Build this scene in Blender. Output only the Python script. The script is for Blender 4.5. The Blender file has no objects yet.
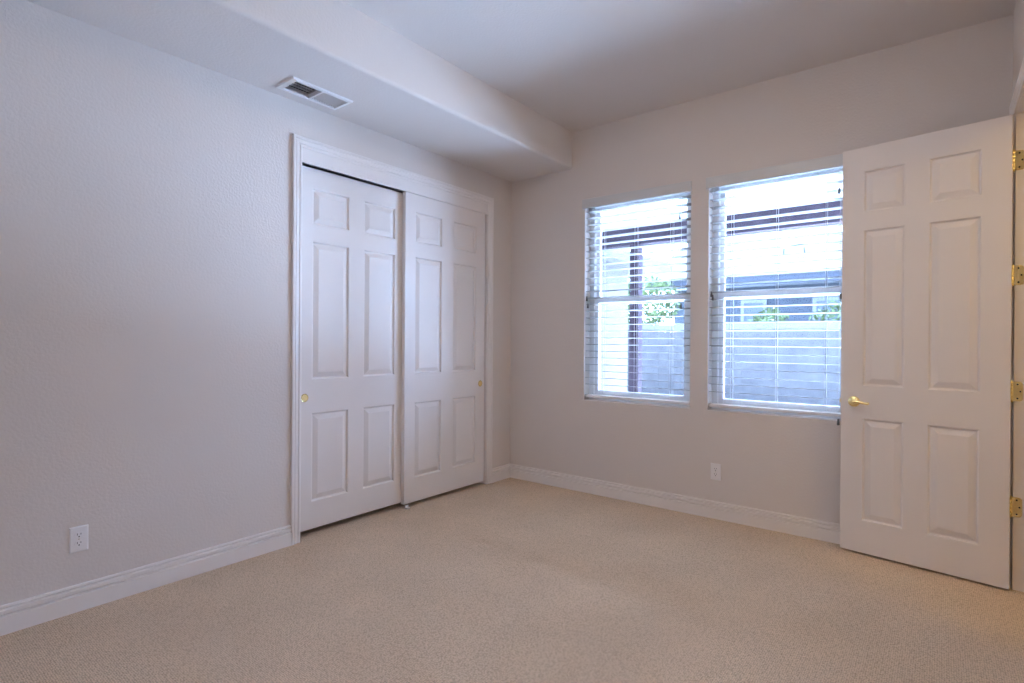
import bpy, bmesh, math, random
from mathutils import Matrix, Vector
random.seed(7)
scene = bpy.context.scene
COL = scene.collection

# ------------------------------------------------------------------ camera
cam_data = bpy.data.cameras.new('camera')
cam_data.sensor_width = 36.0
cam_data.lens = 548.04 / 1024 * 36.0
cam_data.clip_start = 0.02
cam = bpy.data.objects.new('camera', cam_data)
COL.objects.link(cam)
yaw, pitch, roll = 0.6648, -0.0021, 0.0064
fw = Vector((-math.sin(yaw) * math.cos(pitch), math.cos(yaw) * math.cos(pitch), math.sin(pitch)))
rt = fw.cross(Vector((0, 0, 1))).normalized()
up = rt.cross(fw)
r2 = math.cos(roll) * rt + math.sin(roll) * up
u2 = -math.sin(roll) * rt + math.cos(roll) * up
M = Matrix((r2, u2, -fw)).transposed().to_4x4()
M.translation = Vector((3.1449, -3.9929, 1.2656))
cam.matrix_world = M
scene.camera = cam

# ------------------------------------------------------------------ light
world = bpy.data.worlds.new('sky')
scene.world = world
world.use_nodes = True
bg = world.node_tree.nodes['Background']
bg.inputs['Color'].default_value = (0.42, 0.60, 1.0, 1)
bg.inputs['Strength'].default_value = 16.0

sun_data = bpy.data.lights.new('sun', 'SUN')
sun_data.energy = 105.0
sun_data.angle = math.radians(3)
sun_data.color = (0.46, 0.66, 1.0)
sun = bpy.data.objects.new('sun', sun_data)
COL.objects.link(sun)
sun.rotation_euler = Vector((0.30, -0.60, -0.80)).to_track_quat('-Z', 'Y').to_euler()

HALL_GLOW = ((1.0, 0.74, 0.36), 27.0)     # lamp glass: colour, strength
ROOM_FILL_GLOW = ((1.0, 0.82, 0.65), 26.0)  # added bedroom fill lamp, brightens the back wall and carpet

vs = scene.view_settings
vs.view_transform = 'Standard'
vs.look = 'None'
vs.gamma = 1.0
vs.use_curve_mapping = False
vs.exposure = 1.33
cy = scene.cycles
cy.use_denoising = True
cy.max_bounces = 14
cy.diffuse_bounces = 9
cy.transparent_max_bounces = 16
cy.sample_clamp_indirect = 40.0
cy.use_guiding = True
cy.use_surface_guiding = True
cy.guiding_training_samples = 48

# ------------------------------------------------------------------ materials
def new_mat(name):
    m = bpy.data.materials.new(name)
    m.use_nodes = True
    return m, m.node_tree.nodes, m.node_tree.links, m.node_tree.nodes['Principled BSDF']

def plain(name, col, rough=0.5, metal=0.0, bump=None, vary=0.0, vscale=3.0, spec=0.5):
    m, N, L, b = new_mat(name)
    b.inputs['Specular IOR Level'].default_value = spec
    b.inputs['Roughness'].default_value = rough
    b.inputs['Metallic'].default_value = metal
    tc = N.new('ShaderNodeTexCoord')
    nz = N.new('ShaderNodeTexNoise')
    nz.inputs['Scale'].default_value = vscale
    nz.inputs['Detail'].default_value = 3
    L.new(tc.outputs['Object'], nz.inputs['Vector'])
    rp = N.new('ShaderNodeValToRGB')
    rp.color_ramp.elements[0].color = tuple(c * (1 - vary) for c in col) + (1,)
    rp.color_ramp.elements[1].color = tuple(min(1, c * (1 + vary)) for c in col) + (1,)
    rp.color_ramp.elements[0].position = 0.3
    rp.color_ramp.elements[1].position = 0.7
    L.new(nz.outputs['Fac'], rp.inputs['Fac'])
    L.new(rp.outputs['Color'], b.inputs['Base Color'])
    if bump:
        n2 = N.new('ShaderNodeTexNoise')
        n2.inputs['Scale'].default_value = bump[0]
        n2.inputs['Detail'].default_value = 2
        L.new(tc.outputs['Object'], n2.inputs['Vector'])
        bp = N.new('ShaderNodeBump')
        bp.inputs['Strength'].default_value = bump[1]
        bp.inputs['Distance'].default_value = bump[2]
        L.new(n2.outputs['Fac'], bp.inputs['Height'])
        L.new(bp.outputs['Normal'], b.inputs['Normal'])
    return m

PAINT = plain('wall_paint', (0.70, 0.645, 0.605), 0.75, bump=(75, 0.35, 0.004), vary=0.012, vscale=1.5)
CEIL = plain('ceiling_paint', (0.71, 0.665, 0.635), 0.8, bump=(75, 0.35, 0.004), vary=0.01, vscale=1.5)
TRIM = plain('trim_paint', (0.81, 0.765, 0.735), 0.38, vary=0.008)
DOORP = plain('door_paint', (0.80, 0.755, 0.725), 0.55, vary=0.008, spec=0.3, bump=(160, 0.05, 0.001))
VINYL = plain('window_vinyl', (0.88, 0.89, 0.90), 0.35, vary=0.01)
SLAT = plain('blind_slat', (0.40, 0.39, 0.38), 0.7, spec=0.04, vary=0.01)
VALANCE = plain('blind_valance', (0.60, 0.605, 0.60), 0.4, vary=0.01)
CORD = plain('blind_cord', (0.80, 0.80, 0.80), 0.8)
TASSEL = plain('cord_tassel', (0.10, 0.09, 0.085), 0.5)
BRASS = plain('polished_brass', (1.0, 0.83, 0.42), 0.24, 1.0, vary=0.05, vscale=20)
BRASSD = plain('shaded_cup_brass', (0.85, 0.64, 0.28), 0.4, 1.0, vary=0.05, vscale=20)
DARK = plain('dark_recess', (0.015, 0.014, 0.013), 0.8)
PLATE = plain('outlet_plastic', (0.82, 0.80, 0.80), 0.3)
SLOT = plain('outlet_slot', (0.02, 0.02, 0.02), 0.6)
VENTM = plain('vent_enamel', (0.80, 0.79, 0.79), 0.4)
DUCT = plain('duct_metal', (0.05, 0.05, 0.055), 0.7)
STEEL = plain('screw_steel', (0.55, 0.5, 0.4), 0.3, 1.0)
# outdoors
CONC = plain('patio_concrete', (0.80, 0.78, 0.75), 0.85, vary=0.06, bump=(40, 0.3, 0.004))
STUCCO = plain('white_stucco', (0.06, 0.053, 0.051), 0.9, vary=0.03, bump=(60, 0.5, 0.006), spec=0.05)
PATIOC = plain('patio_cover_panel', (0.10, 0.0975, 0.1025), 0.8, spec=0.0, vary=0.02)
def _translucent(m):
    N, L = m.node_tree.nodes, m.node_tree.links
    b = N['Principled BSDF']; out = N['Material Output']
    t = N.new('ShaderNodeBsdfTranslucent'); t.inputs['Color'].default_value = (0.88, 0.88, 0.88, 1)
    mx = N.new('ShaderNodeMixShader'); mx.inputs[0].default_value = 0.06
    L.new(b.outputs[0], mx.inputs[1]); L.new(t.outputs[0], mx.inputs[2]); L.new(mx.outputs[0], out.inputs['Surface'])
_translucent(PATIOC)
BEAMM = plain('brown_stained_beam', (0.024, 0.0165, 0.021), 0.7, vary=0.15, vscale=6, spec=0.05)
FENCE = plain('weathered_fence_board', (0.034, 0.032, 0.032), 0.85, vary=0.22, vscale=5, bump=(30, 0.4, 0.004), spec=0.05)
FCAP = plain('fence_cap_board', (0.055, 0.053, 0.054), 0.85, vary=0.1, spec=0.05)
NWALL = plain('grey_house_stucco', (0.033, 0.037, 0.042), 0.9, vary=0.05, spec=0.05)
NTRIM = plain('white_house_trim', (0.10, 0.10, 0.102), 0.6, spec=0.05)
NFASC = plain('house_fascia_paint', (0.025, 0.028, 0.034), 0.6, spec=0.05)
NPANE = plain('dark_window_pane', (0.02, 0.026, 0.038), 0.5)
LEAF = plain('shrub_leaf', (0.05, 0.065, 0.026), 0.6, vary=0.5, vscale=9, spec=0.05)
BARK = plain('shrub_bark', (0.10, 0.07, 0.05), 0.9)

def roof_tile():
    m, N, L, b = new_mat('pale_roof_tile')
    tc = N.new('ShaderNodeTexCoord')
    w = N.new('ShaderNodeTexWave')
    w.wave_type = 'BANDS'; w.bands_direction = 'Y'; w.wave_profile = 'SAW'
    w.inputs['Scale'].default_value = 0.95
    w.inputs['Distortion'].default_value = 0.4
    L.new(tc.outputs['Object'], w.inputs['Vector'])
    rp = N.new('ShaderNodeValToRGB')
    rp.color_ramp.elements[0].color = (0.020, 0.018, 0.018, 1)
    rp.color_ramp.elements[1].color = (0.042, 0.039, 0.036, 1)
    rp.color_ramp.elements[1].position = 0.2
    L.new(w.outputs['Fac'], rp.inputs['Fac'])
    L.new(rp.outputs['Color'], b.inputs['Base Color'])
    b.inputs['Roughness'].default_value = 0.95
    b.inputs['Specular IOR Level'].default_value = 0.0
    return m
TILE = roof_tile()

def carpet():
    m, N, L, b = new_mat('beige_loop_carpet')
    b.inputs['Roughness'].default_value = 0.95
    b.inputs['Specular IOR Level'].default_value = 0.1
    tc = N.new('ShaderNodeTexCoord')
    v = N.new('ShaderNodeTexVoronoi')
    v.inputs['Scale'].default_value = 135
    v.inputs['Randomness'].default_value = 0.45
    L.new(tc.outputs['Object'], v.inputs['Vector'])
    nz = N.new('ShaderNodeTexNoise')
    nz.inputs['Scale'].default_value = 2.2
    nz.inputs['Detail'].default_value = 5
    L.new(tc.outputs['Object'], nz.inputs['Vector'])
    rp = N.new('ShaderNodeValToRGB')
    rp.color_ramp.elements[0].color = (0.82, 0.65, 0.485, 1)
    rp.color_ramp.elements[1].color = (0.43, 0.33, 0.24, 1)
    rp.color_ramp.elements[0].position = 0.25
    rp.color_ramp.elements[1].position = 0.80
    L.new(v.outputs['Distance'], rp.inputs['Fac'])
    mx = N.new('ShaderNodeMixRGB')
    mx.blend_type = 'MULTIPLY'
    mx.inputs['Fac'].default_value = 1.0
    r2 = N.new('ShaderNodeValToRGB')
    r2.color_ramp.elements[0].color = (0.90, 0.90, 0.90, 1)
    r2.color_ramp.elements[1].color = (1, 1, 1, 1)
    r2.color_ramp.elements[0].position = 0.3
    r2.color_ramp.elements[1].position = 0.7
    L.new(nz.outputs['Fac'], r2.inputs['Fac'])
    L.new(rp.outputs['Color'], mx.inputs['Color1'])
    L.new(r2.outputs['Color'], mx.inputs['Color2'])
    L.new(mx.outputs['Color'], b.inputs['Base Color'])
    inv = N.new('ShaderNodeMath'); inv.operation = 'SUBTRACT'
    inv.inputs[0].default_value = 1.0
    L.new(v.outputs['Distance'], inv.inputs[1])
    bp = N.new('ShaderNodeBump')
    bp.inputs['Strength'].default_value = 0.6
    bp.inputs['Distance'].default_value = 0.006
    L.new(inv.outputs[0], bp.inputs['Height'])
    L.new(bp.outputs['Normal'], b.inputs['Normal'])
    return m
CARPET = carpet()

def glass():
    m = bpy.data.materials.new('window_glass')
    m.use_nodes = True
    N, L = m.node_tree.nodes, m.node_tree.links
    N.clear()
    out = N.new('ShaderNodeOutputMaterial')
    mx = N.new('ShaderNodeMixShader')
    tr = N.new('ShaderNodeBsdfTransparent')
    gl = N.new('ShaderNodeBsdfGlossy')
    fr = N.new('ShaderNodeFresnel')
    fr.inputs['IOR'].default_value = 1.3
    tr.inputs['Color'].default_value = (0.95, 0.98, 1.0, 1)
    gl.inputs['Roughness'].default_value = 0.02
    L.new(fr.outputs[0], mx.inputs[0])
    L.new(tr.outputs[0], mx.inputs[1])
    L.new(gl.outputs[0], mx.inputs[2])
    L.new(mx.outputs[0], out.inputs['Surface'])
    return m
GLASS = glass()

def glow(name, col, s):
    m, N, L, b = new_mat(name)
    b.inputs['Base Color'].default_value = col + (1,)
    b.inputs['Emission Color'].default_value = col + (1,)
    b.inputs['Emission Strength'].default_value = s
    return m

# ------------------------------------------------------------------ mesh helpers
class MB:
    def __init__(self):
        self.v = []; self.f = []
    def add(self, vs_, fs):
        o = len(self.v)
        self.v += [tuple(p) for p in vs_]
        self.f += [tuple(i + o for i in f) for f in fs]
        return self
    def box(self, x0, x1, y0, y1, z0, z1):
        p = [(x, y, z) for z in (z0, z1) for y in (y0, y1) for x in (x0, x1)]
        return self.add(p, [(0, 2, 3, 1), (4, 5, 7, 6), (0, 1, 5, 4), (2, 6, 7, 3), (0, 4, 6, 2), (1, 3, 7, 5)])
    def quad(self, a, b, c, d):
        return self.add([a, b, c, d], [(0, 1, 2, 3)])
    def sweep(self, rings, closed=True, caps=True):
        """rings: equal-length loops of points, joined one to the next"""
        n = len(rings[0]); vs_ = [p for r in rings for p in r]; fs = []
        for k in range(len(rings) - 1):
            for i in range(n if closed else n - 1):
                j = (i + 1) % n
                fs.append((k * n + i, k * n + j, (k + 1) * n + j, (k + 1) * n + i))
        if caps:
            fs.append(tuple(reversed(range(n))))
            fs.append(tuple(range((len(rings) - 1) * n, len(rings) * n)))
        return self.add(vs_, fs)
    def tube(self, pts, r, n=10, radii=None):
        pts = [Vector(p) for p in pts]; rings = []
        for k, p in enumerate(pts):
            d = (pts[min(k + 1, len(pts) - 1)] - pts[max(k - 1, 0)]).normalized()
            a = d.cross(Vector((0, 0, 1)))
            if a.length < 1e-3: a = d.cross(Vector((1, 0, 0)))
            a.normalize(); b = d.cross(a)
            rr = radii[k] if radii else r
            rings.append([tuple(p + rr * (math.cos(t) * a + math.sin(t) * b)) for t in [2 * math.pi * i / n for i in range(n)]])
        return self.sweep(rings)
    def lathe(self, c, axis, prof, n=20):
        """prof: (radius, distance along axis)"""
        c = Vector(c); axis = Vector(axis).normalized()
        a = axis.cross(Vector((0, 0, 1)))
        if a.length < 1e-3: a = Vector((1, 0, 0))
        a.normalize(); b = axis.cross(a)
        rings = [[tuple(c + axis * h + max(r, 1e-4) * (math.cos(t) * a + math.sin(t) * b)) for t in [2 * math.pi * i / n for i in range(n)]] for r, h in prof]
        return self.sweep(rings)
    def build(self, name, mat, parent=None, local=False, bevel=0.0, smooth=None):
        off = Vector((0, 0, 0))
        if parent is not None and not local:
            off = Vector(parent['_w'])
        me = bpy.data.meshes.new(name)
        me.from_pydata([tuple(Vector(p) - off) for p in self.v], [], self.f)
        bm = bmesh.new(); bm.from_mesh(me)
        bmesh.ops.recalc_face_normals(bm, faces=bm.faces)
        bm.to_mesh(me); bm.free()
        if smooth is not None:
            me.polygons.foreach_set('use_smooth', [True] * len(me.polygons))
            me.set_sharp_from_angle(angle=math.radians(smooth))
        me.materials.append(mat)
        o = bpy.data.objects.new(name, me)
        COL.objects.link(o)
        if bevel:
            md = o.modifiers.new('bevel', 'BEVEL'); md.width = bevel; md.segments = 2; md.limit_method = 'ANGLE'
        if parent is not None:
            o.parent = parent
        o['_w'] = tuple(off) if not local else (0, 0, 0)
        return o

def tag(o, label, cat, group=None, kind=None):
    o['label'] = label; o['category'] = cat
    if group: o['group'] = group
    if kind: o['kind'] = kind
    return o

def root(name, loc, label, cat, rz=0.0, group=None, kind=None):
    o = bpy.data.objects.new(name, None)
    COL.objects.link(o)
    o.empty_display_size = 0.1
    o.location = loc
    o.rotation_euler = (0, 0, rz)
    o['_w'] = tuple(loc)
    return tag(o, label, cat, group, kind)

def struct(mb, name, mat, label, cat, **k):
    return tag(mb.build(name, mat, **k), label, cat, kind='structure')

# ------------------------------------------------------------------ room shell
W = 3.4385          # right wall
YN = -4.45          # near wall behind the camera
H = 3.042           # ceiling
SH, SW = 2.731, 0.655   # bulkhead underside and depth
CY0, CY1, CZ = -2.117, -0.340, 2.37      # closet opening
DY0, DY1, DZ = -0.965, -0.185, 2.445     # doorway in the right wall
WIN = [(0.785, 1.685), (1.815, 2.715)]
WZ0, WZ1 = 0.768, 2.44
BZ = 0.793          # underside of the lowered blinds
T = 0.15

f = MB().box(-0.75, 5.0, YN - 0.12, 0.15, -0.06, 0)
struct(f, 'floor', CARPET, 'beige looped wall to wall carpet covering the whole floor', 'floor')
struct(MB().box(-0.75, 3.56, YN - 0.12, T, H, H + 0.1), 'ceiling', CEIL, 'plain off white textured ceiling above the bulkhead', 'ceiling')

wl = MB()
wl.box(-0.12, 0, YN - 0.12, CY0 - 0.0, 0, H)
wl.box(-0.12, 0, CY1, T, 0, H)
wl.box(-0.12, 0, CY0, CY1, CZ + 0.09, H)
struct(wl, 'wall_left', PAINT, 'off white left wall holding the closet opening and an outlet', 'wall')

wb = MB()
xs = [0, WIN[0][0], WIN[0][1], WIN[1][0], WIN[1][1], W + 0.13]
for i in range(5):
    if i in (1, 3):
        wb.box(xs[i], xs[i + 1], 0, T, 0, WZ0)
        wb.box(xs[i], xs[i + 1], 0, T, WZ1, H)
    else:
        wb.box(xs[i], xs[i + 1], 0, T, 0, H)
struct(wb, 'wall_back', PAINT, 'off white wall pierced by the two blind covered windows', 'wall')

wr = MB()
wr.box(W, W + 0.13, YN, DY0 - 0.02, 0, H)
wr.box(W, W + 0.13, DY1 + 0.02, 0, 0, H)
wr.box(W, W + 0.13, DY0 - 0.02, DY1 + 0.02, DZ + 0.02, H)
struct(wr, 'wall_right', PAINT, 'narrow strip of wall beside the open door hinges', 'wall')
struct(MB().box(-0.12, W + 0.13, YN - 0.12, YN, 0, H), 'wall_near', PAINT, 'off white wall behind the viewpoint', 'wall')

# bulkhead above the closet, rounded lower edge, opening for the register
VX0, VX1, VY0, VY1 = 0.118, 0.274, -2.318, -1.966
bk = MB()
R = 0.022
arc = [(SW - R + R * math.sin(a), SH + R - R * math.cos(a)) for a in [math.pi / 2 * i / 6 for i in range(7)]]
for (ya, yb) in ((YN, VY0), (VY0, VY1), (VY1, 0)):
    if (ya, yb) != (VY0, VY1):
        prof = [(0, SH)] + arc + [(SW, H), (0, H)]
        bk.sweep([[(x, ya, z) for x, z in prof], [(x, yb, z) for x, z in prof]])
    else:
        prof = [(VX1, SH)] + arc + [(SW, H), (VX1, H)]
        bk.sweep([[(x, ya, z) for x, z in prof], [(x, yb, z) for x, z in prof]])
        bk.box(0, VX0, ya, yb, SH, H)
        bk.box(VX0, VX1, ya, yb, SH + 0.16, H)
struct(bk, 'ceiling_bulkhead', CEIL, 'dropped bulkhead running along the wall above the closet', 'bulkhead', smooth=35)

# closet interior
ci = MB()
ci.box(-0.75, -0.72, CY0 - 0.15, CY1 + 0.15, 0, 2.6)
ci.box(-0.72, -0.12, CY0 - 0.15, CY0 - 0.12, 0, 2.6)
ci.box(-0.72, -0.12, CY1 + 0.12, CY1 + 0.15, 0, 2.6)
ci.box(-0.75, -0.12, CY0 - 0.15, CY1 + 0.15, 2.6, 2.63)
struct(ci, 'wall_closet', PAINT, 'inside of the closet behind the sliding doors', 'wall')

# hall beyond the doorway
hl = MB()
hl.box(4.9, 5.0, -3.0, 0.15, 0, 2.75)
hl.box(W + 0.13, 5.0, 0.05, 0.15, 0, 2.75)
hl.box(W + 0.13, 5.0, -3.1, -3.0, 0, 2.75)
hl.box(W + 0.13, 5.0, -3.1, 0.15, 2.75, 2.85)
struct(hl, 'wall_hall', PAINT, 'hallway shell beyond the open door', 'wall')

# baseboards: profile (out from the wall, height)
BP = [(0, 0), (0.018, 0), (0.018, 0.0745), (0.0070, 0.0800), (0.0070, 0.0815), (0.0160, 0.0875), (0.0160, 0.1015), (0.0060, 0.1065), (0.0060, 0.1080), (0.0125, 0.1130), (0.0105, 0.1210), (0, 0.123)]
def baseboard(name, p0, p1, n, label):
    p0, p1, n = Vector(p0), Vector(p1), Vector(n)
    rings = [[tuple(p + n * a + Vector((0, 0, z))) for a, z in BP] for p in (p0, p1)]
    struct(MB().sweep(rings), name, TRIM, label, 'baseboard')
baseboard('baseboard_left', (0, YN, 0), (0, CY0 - 0.065, 0), (1, 0, 0), 'white grooved baseboard left of the closet under the outlet')
baseboard('baseboard_corner', (0, CY1 + 0.065, 0), (0, 0, 0), (1, 0, 0), 'short white baseboard between closet casing and room corner')
baseboard('baseboard_back', (0, 0, 0), (W, 0, 0), (0, -1, 0), 'long white baseboard under the two windows')
baseboard('baseboard_right', (W, YN, 0), (W, DY0 - 0.09, 0), (-1, 0, 0), 'white baseboard on the wall before the doorway')
baseboard('baseboard_near', (W, YN, 0), (0, YN, 0), (0, 1, 0), 'white baseboard behind the viewpoint')

# casing profile (across from inner edge, out from wall)
CPF = [(0, 0), (0, 0.009), (0.004, 0.012), (0.014, 0.012), (0.017, 0.008), (0.020, 0.008), (0.024, 0.013), (0.040, 0.016), (0.044, 0.013), (0.047, 0.016), (0.051, 0.020), (0.062, 0.020), (0.065, 0.017), (0.065, 0)]
def casing(name, path, outs, n, label, parent=None):
    """path: inner-edge corner points; outs: direction to the outer edge at each; n: out of the wall"""
    rings = []
    for p, o in zip(path, outs):
        p, o = Vector(p), Vector(o)
        rings.append([tuple(p + o * a + Vector(n) * b) for a, b in CPF])
    return struct(MB().sweep(rings), name, TRIM, label, 'door casing')
HZ = 2.457     # inner edge of the closet head moulding
tr = casing('trim_1', [(0, CY0, 0), (0, CY0, HZ), (0, CY1, HZ), (0, CY1, 0)], [(0, -1, 0), (0, -1, 1), (0, 1, 1), (0, 1, 0)], (1, 0, 0),
            'white moulded casing framing the sliding closet doors')
MB().box(-0.012, 0.006, CY0, CY1, CZ, HZ + 0.004).build('header_fascia', TRIM, tr)
jb = MB()
jb.box(-0.12, 0.0, CY0 - 0.0, CY0 + 0.004, 0, CZ + 0.08)
jb.box(-0.12, 0.0, CY1 - 0.004, CY1, 0, CZ + 0.08)
jb.build('jamb', TRIM, tr)
MB().box(-0.105, -0.012, CY0, CY1, CZ + 0.03, CZ + 0.09).build('door_track', DARK, tr)

dt = casing('trim_2', [(W, DY1 + 0.022, 0), (W, DY1 + 0.022, DZ + 0.006), (W, DY0 - 0.006, DZ + 0.006), (W, DY0 - 0.006, 0)],
            [(0, 1, 0), (0, 1, 1), (0, -1, 1), (0, -1, 0)], (-1, 0, 0), 'white casing around the doorway behind the open door')
jm = MB()
jm.box(W, W + 0.13, DY1, DY1 + 0.02, 0, DZ + 0.02)
jm.box(W, W + 0.13, DY0 - 0.02, DY0, 0, DZ + 0.02)
jm.box(W, W + 0.13, DY0, DY1, DZ, DZ + 0.02)
jm.box(W + 0.042, W + 0.08, DY1 - 0.011, DY1, 0, DZ)
jm.box(W + 0.042, W + 0.08, DY0, DY0 + 0.011, 0, DZ)
jm.box(W + 0.042, W + 0.08, DY0, DY1, DZ - 0.011, DZ)
jm.build('jamb', TRIM, dt)

# ------------------------------------------------------------------ six panel doors
PROF = [(0.0, 0.0), (0.004, -0.0015), (0.008, -0.0115), (0.013, -0.0135), (0.017, -0.0125), (0.045, -0.0010), (0.047, -0.0006)]
def panel_face(mb, w, h, rects, fn):
    """moulded face in (u, v); fn(u, v, d) gives the point d out of the face"""
    us = sorted({0, w} | {r[0] for r in rects} | {r[1] for r in rects})
    vv = sorted({0, h} | {r[2] for r in rects} | {r[3] for r in rects})
    for i in range(len(us) - 1):
        for j in range(len(vv) - 1):
            uc, vc = (us[i] + us[i + 1]) / 2, (vv[j] + vv[j + 1]) / 2
            if any(r[0] < uc < r[1] and r[2] < vc < r[3] for r in rects):
                continue
            mb.quad(fn(us[i], vv[j], 0), fn(us[i + 1], vv[j], 0), fn(us[i + 1], vv[j + 1], 0), fn(us[i], vv[j + 1], 0))
    for (a, b, c, d) in rects:
        rings = [[fn(a + s, c + s, e), fn(b - s, c + s, e), fn(b - s, d - s, e), fn(a + s, d - s, e)] for s, e in PROF]
        mb.sweep(rings, caps=False)
        mb.add(rings[-1], [(0, 1, 2, 3)])
def door_slab(w, h, t, rects, fn):
    """fn(u, v, n): n is 0 on the front face and -t on the back"""
    mb = MB()
    panel_face(mb, w, h, rects, lambda u, v, d: fn(u, v, d))
    panel_face(mb, w, h, rects, lambda u, v, d: fn(u, v, -t - d))
    for (a, b, c, d) in ((0, 0, w, 0), (w, 0, w, h), (w, h, 0, h), (0, h, 0, 0)):
        mb.quad(fn(a, b, 0), fn(c, d, 0), fn(c, d, -t), fn(a, b, -t))
    return mb

def sliding_door(name, y0, y1, xf, z0, z1, cols, pull_y, label, pull_label):
    d = root(name, (xf, (y0 + y1) / 2, z0), label, 'sliding closet door', kind='structure')
    rects = []
    for (a, b) in cols:
        for (c, e) in ((0.213, 0.788), (1.003, 1.897), (2.008, 2.240)):
            rects.append((a - y0, b - y0, c - z0, e - z0))
    door_slab(y1 - y0, z1 - z0, 0.034, rects, lambda u, v, n: (xf + n, y0 + u, z0 + v)).build('door_panel', DOORP, d)
    p = MB().lathe((xf - 0.0005, pull_y, 0.889), (1, 0, 0), [(0.0265, 0), (0.0265, 0.002), (0.0245, 0.0035), (0.0215, 0.003), (0.0200, 0.0012)], 28).build('finger_pull', BRASS, d, smooth=40)
    p['label'] = pull_label
    MB().lathe((xf, pull_y, 0.889), (1, 0, 0), [(0.0202, 0.0008), (0.0202, 0.0018), (0.006, 0.0016)], 28).build('pull_cup', BRASSD, p, smooth=40)
    return d
sliding_door('door_1', CY0 + 0.006, -1.215, -0.052, 0.040, 2.366, [(-2.006, -1.726), (-1.605, -1.325)], -2.057,
             'left six panel closet door on the rear track, nearer the viewpoint', 'round brass finger pull')
sliding_door('door_2', -1.265, -0.361, -0.010, 0.032, 2.376, [(-1.168, -0.882), (-0.755, -0.473)], -0.413,
             'right six panel closet door on the front track, nearer the room corner', 'round brass finger pull')
gd = MB().box(-0.008, 0.022, -1.262, -1.232, 0, 0.012).box(-0.002, 0.004, -1.262, -1.232, 0.012, 0.028)
tag(gd.build('floor_guide', PLATE, bevel=0.002), 'small white plastic floor guide where the closet doors overlap', 'door guide')

# hinged entry door, standing open
AZ = math.radians(8.96)
DW, DH0, DH1, DT = 0.769, 0.012, 2.43, 0.035
ed = root('door_3', (3.4222, -0.2312, 0), 'open white six panel entry door with brass lever and four brass hinges', 'door', kind='structure')
ee = Vector((-math.cos(AZ), math.sin(AZ), 0)); nn = Vector((math.sin(AZ), math.cos(AZ), 0))
def dfn(u, v, n):
    p = Vector((3.4222, -0.2312, 0)) + ee * u - nn * n + Vector((0, 0, v))
    return (p.x, p.y, p.z)
rects = [(a, b, c - DH0, d - DH0) for (a, b) in ((0.118, 0.341), (0.450, 0.656)) for (c, d) in ((0.203, 0.814), (1.006, 1.936), (2.041, 2.288))]
door_slab(DW, DH1 - DH0, DT, rects, lambda u, v, n: dfn(u, v + DH0, n)).build('door_panel', DOORP, ed)
# lever set, both faces
hz, hu = 0.911, 0.699
for side, sgn in (('front', 1), ('back', -1)):
    base = Vector(dfn(hu, hz, 0 if sgn > 0 else -DT)); out = -nn * sgn
    hd = MB().lathe(base, out, [(0.032, 0), (0.032, 0.004), (0.029, 0.008), (0.018, 0.012), (0.0125, 0.014), (0.0115, 0.030), (0.014, 0.034), (0.014, 0.052), (0.011, 0.056)], 28).build('handle', BRASS, ed, smooth=40)
    if sgn > 0: hd['label'] = 'polished brass lever handle'
    s = base + out * 0.045
    pts = [s, s - ee * 0.02 + Vector((0, 0, 0.003)), s - ee * 0.045 + Vector((0, 0, 0.001)), s - ee * 0.066 + Vector((0, 0, -0.003)), s - ee * 0.080 + Vector((0, 0, -0.004)) - out * 0.002, s - ee * 0.089 + Vector((0, 0, -0.002)) - out * 0.004]
    MB().tube(pts, 0.009, 14, [0.012, 0.0105, 0.008, 0.0072, 0.0085, 0.006]).build('lever', BRASS, hd, smooth=50)
lt = MB()
c0 = Vector(dfn(DW, hz, -DT / 2))
for (hw, hh, l0, l1) in ((0.0125, 0.028, -0.001, 0.0015), (0.006, 0.011, 0.0, 0.011)):
    q = [c0 + nn * a + Vector((0, 0, b)) for a, b in ((-hw, -hh), (hw, -hh), (hw, hh), (-hw, hh))]
    lt.sweep([[tuple(p + ee * l0) for p in q], [tuple(p + ee * l1) for p in q]])
lt.build('latch', BRASSD, ed)
PIN = Vector((W - 0.0095, DY1 - 0.004, 0))
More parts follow.
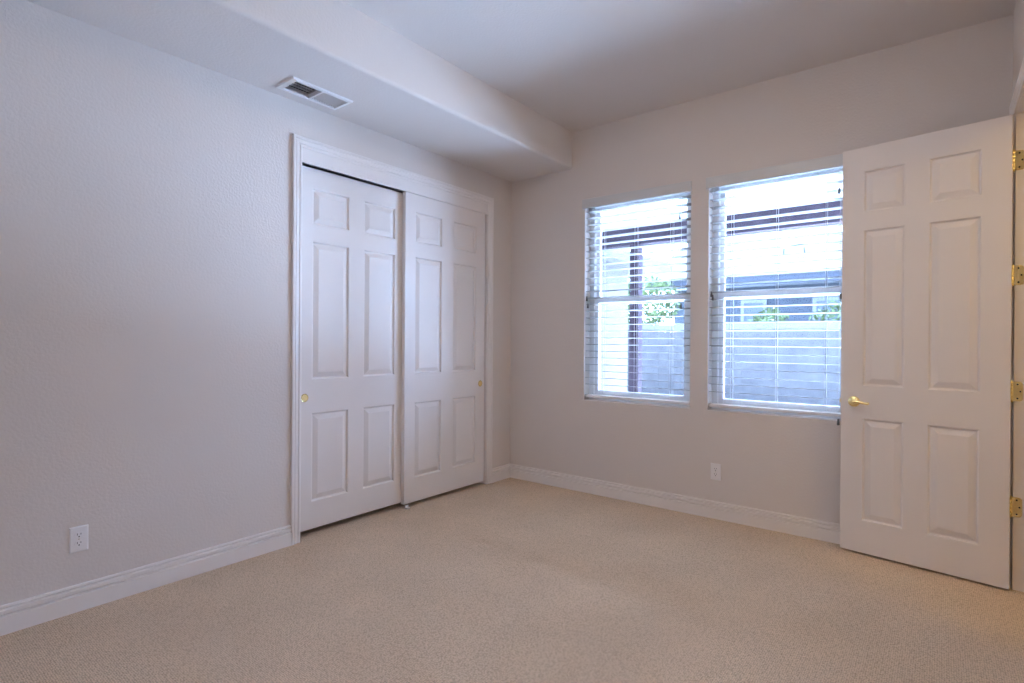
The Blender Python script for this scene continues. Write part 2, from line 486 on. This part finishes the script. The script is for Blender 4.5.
for z in (2.205, 1.616, 1.020, 0.427):
    hg = MB()
    for k in range(5):
        a = z - 0.051 + k * 0.0204
        hg.lathe((PIN.x, PIN.y, a), (0, 0, 1), [(0.0058, 0), (0.0066, 0.0008), (0.0066, 0.0190), (0.0058, 0.0198)], 16)
    hg.lathe((PIN.x, PIN.y, z + 0.051), (0, 0, 1), [(0.0045, 0), (0.0065, 0.002), (0.005, 0.005), (0.001, 0.006)], 16)
    hg.lathe((PIN.x, PIN.y, z - 0.051), (0, 0, -1), [(0.0045, 0), (0.0065, 0.002), (0.005, 0.005), (0.001, 0.006)], 16)
    h = hg.build('hinge', BRASS, ed, smooth=45)
    if z > 2: pass
    # leaf screwed to the jamb, rounded outer corners
    x0, x1, r = PIN.x, W + 0.0345, 0.014
    pr = [(x0, z - 0.0505), (x1 - r, z - 0.0505)] + [(x1 - r + r * math.sin(a), z - 0.0505 + r - r * math.cos(a)) for a in [math.pi / 2 * i / 5 for i in range(1, 6)]]
    pr += [(x, 2 * z - zz) for x, zz in reversed(pr)]
    MB().sweep([[(x, DY1 - 0.0002, zz) for x, zz in pr], [(x, DY1 - 0.0027, zz) for x, zz in pr]]).build('jamb_leaf', BRASS, h)
    for sx, sz in ((W + 0.014, 0.036), (W + 0.025, 0.0), (W + 0.014, -0.036)):
        MB().lathe((sx, DY1 - 0.0026, z + sz), (0, -1, 0), [(0.0042, 0), (0.0042, 0.0006), (0.0015, 0.0002)], 12).build('screw', SLOT, h)
    # leaf let into the door edge
    q = [Vector(dfn(-0.0012, z - 0.0505, -0.004)), Vector(dfn(-0.0012, z - 0.0505, -DT)), Vector(dfn(-0.0012, z + 0.0505, -DT)), Vector(dfn(-0.0012, z + 0.0505, -0.004))]
    MB().sweep([[tuple(p) for p in q], [tuple(p + ee * 0.0012) for p in q]]).build('door_leaf', BRASS, h)

# ------------------------------------------------------------------ windows
def frame_ring(mb, x0, x1, z0, z1, w, y0, y1, wb_=None):
    wb_ = w if wb_ is None else wb_
    mb.box(x0, x0 + w, y0, y1, z0, z1)
    mb.box(x1 - w, x1, y0, y1, z0, z1)
    mb.box(x0 + w, x1 - w, y0, y1, z1 - w, z1)
    mb.box(x0 + w, x1 - w, y0, y1, z0, z0 + wb_)
def window(name, x0, x1, label):
    w = root(name, ((x0 + x1) / 2, 0.12, WZ0), label, 'window', kind='structure')
    m = MB(); frame_ring(m, x0, x1, WZ0, WZ1, 0.045, 0.088, T + 0.01)
    m.build('window_frame', VINYL, w, bevel=0.003)
    up_ = MB(); frame_ring(up_, x0 + 0.045, x1 - 0.045, 1.585, WZ1 - 0.045, 0.032, 0.124, 0.150, 0.040)
    up_.build('upper_sash', VINYL, w, bevel=0.002)
    lo = MB(); frame_ring(lo, x0 + 0.045, x1 - 0.045, WZ0 + 0.045, 1.622, 0.038, 0.094, 0.122)
    lo.build('lower_sash', VINYL, w, bevel=0.002)
    MB().box(x0 + 0.07, x1 - 0.07, 0.136, 0.139, 1.60, WZ1 - 0.07).build('upper_pane', GLASS, w)
    MB().box(x0 + 0.07, x1 - 0.07, 0.107, 0.110, WZ0 + 0.07, 1.60).build('lower_pane', GLASS, w)
    MB().box(x0, x1, 0.0, 0.088, WZ0, WZ0 + 0.004).build('window_sill', TRIM, w)
    xm = (x0 + x1) / 2
    MB().box(xm - 0.03, xm + 0.03, 0.086, 0.108, 1.622, 1.632).build('sash_lock', VINYL, w, bevel=0.002)
window('window_1', *WIN[0], 'left single hung window, nearer the closet corner')
window('window_2', *WIN[1], 'right single hung window, partly hidden by the open door')

# ------------------------------------------------------------------ blinds
def tassel(parent, x, y, z):
    MB().lathe((x, y, z), (0, 0, -1), [(0.002, -0.004), (0.0045, 0.0), (0.0055, 0.010), (0.0085, 0.030), (0.0085, 0.036), (0.003, 0.038)], 12).build('tassel', TASSEL, parent, smooth=40)
def blind(x0, x1, tilt_z, lift, label, loose):
    b = root('window_blind', ((x0 + x1) / 2, 0.04, WZ0 + 0.01), label, 'window blind', group='white slatted blinds over the two windows')
    v = MB()
    v.box(x0 - 0.016, x1 + 0.005, -0.024, -0.012, 2.368, 2.446)
    v.box(x0 - 0.016, x0 - 0.006, -0.012, 0.0, 2.368, 2.446)
    v.box(x1 - 0.005, x1 + 0.005, -0.012, 0.0, 2.368, 2.446)
    v.build('valance', VALANCE, b, bevel=0.003)
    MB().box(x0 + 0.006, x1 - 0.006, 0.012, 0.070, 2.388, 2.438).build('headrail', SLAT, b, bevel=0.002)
    s = MB(); rnd = random.Random(int(x0 * 100))
    pitch_, z = 0.0555, 2.345
    n = 0
    while z > BZ + 0.055:
        t = math.radians(-4.0 + rnd.uniform(-1.2, 1.2)); c = 0.041
        dz = rnd.uniform(-0.0012, 0.0012); sk = rnd.uniform(-0.0012, 0.0012)
        hw, th = 0.031, 0.0016
        prof = []
        for k in range(5):
            a = -1 + k / 2
            prof.append((c + hw * a * math.cos(t), hw * a * math.sin(t) + 0.0012 * (1 - a * a) + th))
        for k in range(5):
            a = 1 - k / 2
            prof.append((c + hw * a * math.cos(t), hw * a * math.sin(t) + 0.0012 * (1 - a * a) - th))
        jx = rnd.uniform(-0.0015, 0.0015)
        s.sweep([[(x0 + 0.006 + jx, y, z + q + dz) for y, q in prof], [(x1 - 0.006 + jx, y, z + q + dz + sk) for y, q in prof]])
        z -= pitch_; n += 1
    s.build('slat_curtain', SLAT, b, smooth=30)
    br = MB().box(x0 + 0.005, x1 - 0.005, 0.013, 0.069, BZ + 0.002, BZ + 0.022).build('bottom_rail', TRIM, b, bevel=0.004)
    for xx in (x0 + 0.004, x1 - 0.0055):
        MB().box(xx, xx + 0.0015, 0.012, 0.070, BZ + 0.001, BZ + 0.023).build('end_cap', BARK, br)
    for fr in (0.175, 0.5, 0.825):
        xx = x0 + fr * (x1 - x0)
        lc = MB()
        for yy in (0.0085, 0.0735):
            lc.tube([(xx, yy, BZ + 0.02), (xx, yy, 2.39)], 0.0009, 5)
        lc.tube([(xx + 0.004, 0.041, BZ + 0.02), (xx + 0.004, 0.041, 2.39)], 0.0009, 5)
        lc.build('ladder_cord', CORD, b)
    for dx, zt in zip((0.022, 0.032), tilt_z):
        tcd = MB().tube([(x0 + dx, 0.002, 2.39), (x0 + dx, 0.001, 1.9), (x0 + dx, 0.002, zt)], 0.001, 6).build('tilt_cord', CORD, b)
        tassel(tcd, x0 + dx, 0.002, zt)
    for dx, zt in zip((-0.085, -0.072), lift):
        lcd = MB().tube([(x1 + dx, 0.002, 2.39), (x1 + dx, 0.001, (2.39 + zt) / 2), (x1 + dx, 0.002, zt)], 0.001, 6).build('lift_cord', CORD, b)
        tassel(lcd, x1 + dx, 0.002, zt)
    if loose:
        lcd = MB().tube([(x1 - 0.078, 0.004, 2.39), (x1 - 0.078, 0.002, 0.95), (x1 - 0.079, -0.006, WZ0), (x1 - 0.079, -0.008, 0.782)], 0.001, 6).build('lift_cord', CORD, b)
        tassel(lcd, x1 - 0.079, -0.0095, 0.782)
    return b
blind(*WIN[0], (1.635, 1.575), (2.215, 1.545), 'lowered white slat blind on the left window near the closet', False)
blind(*WIN[1], (1.625, 1.60), (2.24, 1.575), 'lowered white slat blind on the right window beside the door', True)

# ------------------------------------------------------------------ outlets
def outlet(c, u, n, label):
    """c: centre on the wall, u: direction to the right on the wall, n: out of the wall"""
    c, u, n, z = Vector(c), Vector(u), Vector(n), Vector((0, 0, 1))
    o = root('power_outlet', tuple(c), label, 'power outlet')
    def slab(mb, a0, a1, b0, b1, d0, d1, inset=0.0):
        q0 = [c + u * a + z * b + n * d0 for a, b in ((a0, b0), (a1, b0), (a1, b1), (a0, b1))]
        q1 = [c + u * a + z * b + n * d1 for a, b in ((a0 + inset, b0 + inset), (a1 - inset, b0 + inset), (a1 - inset, b1 - inset), (a0 + inset, b1 - inset))]
        mb.sweep([[tuple(p) for p in q0], [tuple(p) for p in q1]])
    pl = MB(); slab(pl, -0.0365, 0.0365, -0.0590, 0.0590, 0, 0.003); slab(pl, -0.0365, 0.0365, -0.0590, 0.0590, 0.003, 0.0062, 0.005)
    pl.build('cover_plate', PLATE, o)
    for s in (0.0195, -0.0195):
        rc = MB(); pts = []
        for k in range(24):
            t = 2 * math.pi * k / 24
            pts.append((0.0172 * math.cos(t), max(-0.0135, min(0.0135, 0.0172 * math.sin(t))) + s))
        rc.sweep([[tuple(c + u * a + z * b + n * 0.006) for a, b in pts], [tuple(c + u * a + z * b + n * 0.0078) for a, b in pts]])
        r_ = rc.build('receptacle', PLATE, o)
        sl = MB()
        slab(sl, -0.0078, -0.0054, s - 0.0005, s + 0.0085, 0.0076, 0.0081)
        slab(sl, 0.0054, 0.0078, s + 0.0005, s + 0.0080, 0.0076, 0.0081)
        sl.lathe(c + z * (s - 0.0072) + n * 0.0076, n, [(0.0030, 0), (0.0030, 0.0005), (0.001, 0.0005)], 12)
        sl.build('socket_slot', SLOT, r_)
    MB().lathe(c + n * 0.006, n, [(0.0030, 0), (0.0030, 0.0008), (0.001, 0.0012)], 12).build('screw', STEEL, o)
outlet((1.878, 0, 0.334), (1, 0, 0), (0, -1, 0), 'white duplex outlet low on the wall below the right window')
outlet((0, -3.230, 0.332), (0, 1, 0), (1, 0, 0), 'white duplex outlet on the left wall above the baseboard')

# ------------------------------------------------------------------ register in the bulkhead
cv = root('ceiling_vent', ((VX0 + VX1) / 2, (VY0 + VY1) / 2, SH), 'white two way air register set into the bulkhead underside', 'air vent')
fx0, fx1, fy0, fy1 = 0.098, 0.290, -2.342, -1.946
fr = MB()
def rim(mb, ax0, ax1, ay0, ay1, za, bx0, bx1, by0, by1, zb):
    mb.sweep([[(ax0, ay0, za), (ax1, ay0, za), (ax1, ay1, za), (ax0, ay1, za)], [(bx0, by0, zb), (bx1, by0, zb), (bx1, by1, zb), (bx0, by1, zb)]], caps=False)
ix0, ix1, iy0, iy1 = VX0 + 0.004, VX1 - 0.004, VY0 + 0.004, VY1 - 0.004
rim(fr, fx0, fx1, fy0, fy1, SH, fx0 + 0.003, fx1 - 0.003, fy0 + 0.003, fy1 - 0.003, SH - 0.010)
rim(fr, fx0 + 0.003, fx1 - 0.003, fy0 + 0.003, fy1 - 0.003, SH - 0.010, ix0, ix1, iy0, iy1, SH - 0.013)
rim(fr, ix0, ix1, iy0, iy1, SH - 0.013, ix0, ix1, iy0, iy1, SH + 0.02)
ym = (VY0 + VY1) / 2
fr.box(ix0, ix1, ym - 0.005, ym + 0.005, SH - 0.012, SH + 0.02)
fr.build('vent_frame', VENTM, cv)
def fin_bank(y0, y1, ang, nn_, name):
    m = MB()
    for k in range(nn_):
        yc = y0 + (k + 0.5) * (y1 - y0) / nn_
        dy, dz = 0.0085 * math.cos(ang), 0.0085 * math.sin(ang)
        a, b = (yc - dy, SH + 0.001 - dz), (yc + dy, SH + 0.001 + dz)
        m.sweep([[(x, a[0], a[1]), (x, b[0], b[1]), (x, b[0], b[1] + 0.0012), (x, a[0], a[1] + 0.0012)] for x in (ix0, ix1)])
    return m.build(name, VENTM, cv)
fin_bank(iy0, ym - 0.005, math.radians(42), 10, 'louver_bank')
fin_bank(ym + 0.005, iy1, math.radians(122), 10, 'louver_bank')
dm = MB()
for k in range(1, 5):
    x = ix0 + k * (ix1 - ix0) / 5
    dm.box(x - 0.001, x + 0.001, iy0, iy1, SH + 0.012, SH + 0.022)
dm.build('damper_bars', VENTM, cv)
dk = MB()
e = 0.0006
rim(dk, VX0 + e, VX1 - e, VY0 + e, VY1 - e, SH + 0.021, VX0 + e, VX1 - e, VY0 + e, VY1 - e, SH + 0.159)
dk.quad((VX0 + e, VY0 + e, SH + 0.159), (VX1 - e, VY0 + e, SH + 0.159), (VX1 - e, VY1 - e, SH + 0.159), (VX0 + e, VY1 - e, SH + 0.159))
dk.build('duct_boot', DUCT, cv)

# ------------------------------------------------------------------ lamps out of the frame: hallway lamp and added bedroom fill
def dome(x, y, z, r, label, look):
    o = root('ceiling_lamp', (x, y, z), label, 'ceiling lamp')
    MB().lathe((x, y, z), (0, 0, -1), [(r + 0.01, 0), (r + 0.015, 0.012), (r + 0.005, 0.022)], 32).build('lamp_base', VENTM, o, smooth=40)
    MB().lathe((x, y, z - 0.022), (0, 0, -1), [(r, 0), (r * 0.94, 0.02), (r * 0.7, 0.036), (r * 0.32, 0.044), (0.001, 0.046)], 32).build('lamp_shade', glow('lamp_glass', *look), o, smooth=60)
dome(2.1, -1.85, H, 0.15, 'added unseen fill lamp, a round glass dome on the bedroom ceiling', ROOM_FILL_GLOW)
dome(4.35, -1.35, 2.75, 0.13, 'round glass ceiling lamp glowing warmly in the hallway', HALL_GLOW)

# ------------------------------------------------------------------ outdoors
GZ = -0.15
struct(MB().box(-14, 16, T, 30, GZ - 0.1, GZ), 'ground', CONC, 'pale paved yard outside the windows', 'ground')
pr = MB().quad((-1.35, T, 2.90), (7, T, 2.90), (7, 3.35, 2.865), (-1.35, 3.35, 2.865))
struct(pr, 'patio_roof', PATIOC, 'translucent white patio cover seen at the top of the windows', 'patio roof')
tag(MB().box(-1.25, 7, 2.98, 3.12, 2.595, 2.86).build('patio_beam', BEAMM, bevel=0.006), 'brown wooden beam along the patio roof edge outside', 'beam')
pp = root('patio_post', (-0.19, 3.05, GZ), 'brown patio post outside the left window', 'post')
MB().box(-0.262, -0.125, 2.985, 3.115, GZ, 2.595).build('post_shaft', BEAMM, pp, bevel=0.006)
MB().box(-0.285, -0.102, 2.962, 3.138, GZ, GZ + 0.16).build('post_base', BEAMM, pp, bevel=0.006)

wg = root('house_wing', (-2.4, 3.0, GZ), 'white stucco wing of the house with overhanging eave left of the post', 'house wing')
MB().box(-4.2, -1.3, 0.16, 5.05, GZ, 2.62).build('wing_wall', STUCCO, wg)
rfm = MB().box(-4.5, -0.95, 0.16, 6.15, 2.60, 2.64)
rfm.sweep([[(-4.5, y, 2.64), (-0.95, y, 2.64), (-0.95, y, 2.74), (-2.7, y, 3.4), (-4.5, y, 2.74)] for y in (3.4, 6.15)])
rfm.build('wing_roof', STUCCO, wg)
fm = MB().box(-0.95, -0.925, 0.16, 6.17, 2.575, 2.75)
fm.build('fascia', FCAP, wg)

fc = root('garden_fence', (0, 8.5, GZ), 'weathered board fence across the yard behind the patio', 'fence')
pk = MB(); rnd = random.Random(3)
x = -7.0
while x < 9:
    z1 = 1.52 + rnd.uniform(-0.012, 0.012); wdt = 0.1457
    pr_ = [(x, GZ), (x + wdt, GZ), (x + wdt, z1 - 0.035), (x + wdt - 0.03, z1), (x + 0.03, z1), (x, z1 - 0.035)]
    yy = 8.5 + rnd.uniform(-0.004, 0.004)
    pk.sweep([[(a, yy, b) for a, b in pr_], [(a, yy + 0.018, b) for a, b in pr_]])
    x += 0.146
pk.build('board_panel', FENCE, fc)
rl = MB().box(-7, 9.1, 8.53, 8.57, 1.50, 1.66).box(-7, 9.1, 8.53, 8.57, 0.1, 0.2)
rl.build('fence_rail', FCAP, fc)

nh = root('neighbour_house', (0, 12, GZ), 'grey house with pale tiled roof standing beyond the fence', 'house')
MB().box(-3.2, 10, 12, 17, GZ, 2.95).build('house_wall', NWALL, nh)
MB().box(-3.9, 10.5, 11.35, 11.40, 2.78, 3.00).build('fascia', NFASC, nh)
MB().box(-3.9, 10.5, 11.40, 12.0, 2.78, 2.82).build('eave_soffit', NTRIM, nh)
rf = MB().sweep([[(x_, 11.33, 2.99), (x_, 11.33, 3.03), (x_, 14.6, 4.55), (x_, 17.9, 3.03), (x_, 17.9, 2.99)] for x_ in (-3.95, 10.55)])
rf.build('house_roof', TILE, nh)
for (a, b) in ((-1.27, -0.60), (0.51, 1.35), (2.3, 3.2)):
    wf = MB(); frame_ring(wf, a, b, 1.45, 2.42, 0.085, 11.96, 12.0)
    wfo = wf.build('window_trim', NTRIM, nh)
    MB().box(a + 0.085, b - 0.085, 11.985, 11.998, 1.53, 2.34).build('pane', NPANE, wfo)
MB().tube([(-0.35, 12.75, 3.6), (-0.34, 12.75, 3.86), (-0.28, 12.75, 3.93), (0.1, 12.75, 3.97), (0.16, 12.75, 3.93), (0.19, 12.75, 3.6)], 0.018, 8).build('roof_pipe', NFASC, nh)

def shrub(name, c, rx, ry, rz, n, size, label, seed):
    rn = random.Random(seed)
    s = root(name, (c[0], c[1], GZ), label, 'shrub' if name == 'shrub' else 'tree', group='greenery beyond the fence')
    m = MB()
    for _ in range(n):
        while True:
            p = Vector((rn.uniform(-1, 1), rn.uniform(-1, 1), rn.uniform(-1, 1)))
            if 0.25 < p.length < 1: break
        if rn.random() < 0.6: p = p.normalized() * rn.uniform(0.75, 1.05)
        q = Vector((c[0] + p.x * rx, c[1] + p.y * ry, c[2] + p.z * rz))
        d = Vector((rn.uniform(-1, 1), rn.uniform(-1, 1), rn.uniform(-0.4, 1))).normalized()
        a = d.cross(Vector((rn.uniform(-1, 1), rn.uniform(-1, 1), rn.uniform(-1, 1)))).normalized()
        b_ = d.cross(a)
        L_ = size * rn.uniform(0.6, 1.3)
        m.add([q - a * L_, q - b_ * L_ * 0.45 + d * L_ * 0.1, q + a * L_, q + b_ * L_ * 0.45 + d * L_ * 0.1], [(0, 1, 2, 3)])
    m.build('foliage', LEAF, s)
    MB().tube([(c[0], c[1], GZ), (c[0] + 0.03, c[1], c[2] - rz * 0.3), (c[0], c[1], c[2])], 0.05, 8, [0.07, 0.05, 0.03]).build('trunk', BARK, s)
shrub('shrub', (-0.2, 10.6, 1.55), 0.5, 0.4, 0.55, 700, 0.07, 'leafy green shrub rising behind the fence between the house windows', 1)
shrub('shrub', (1.35, 10.6, 1.60), 0.72, 0.45, 0.62, 900, 0.07, 'wide green shrub behind the fence beside the open door edge', 2)
shrub('tree', (-3.6, 10.4, 2.35), 1.15, 0.8, 0.75, 1500, 0.09, 'green tree above the fence seen through the left window', 3)
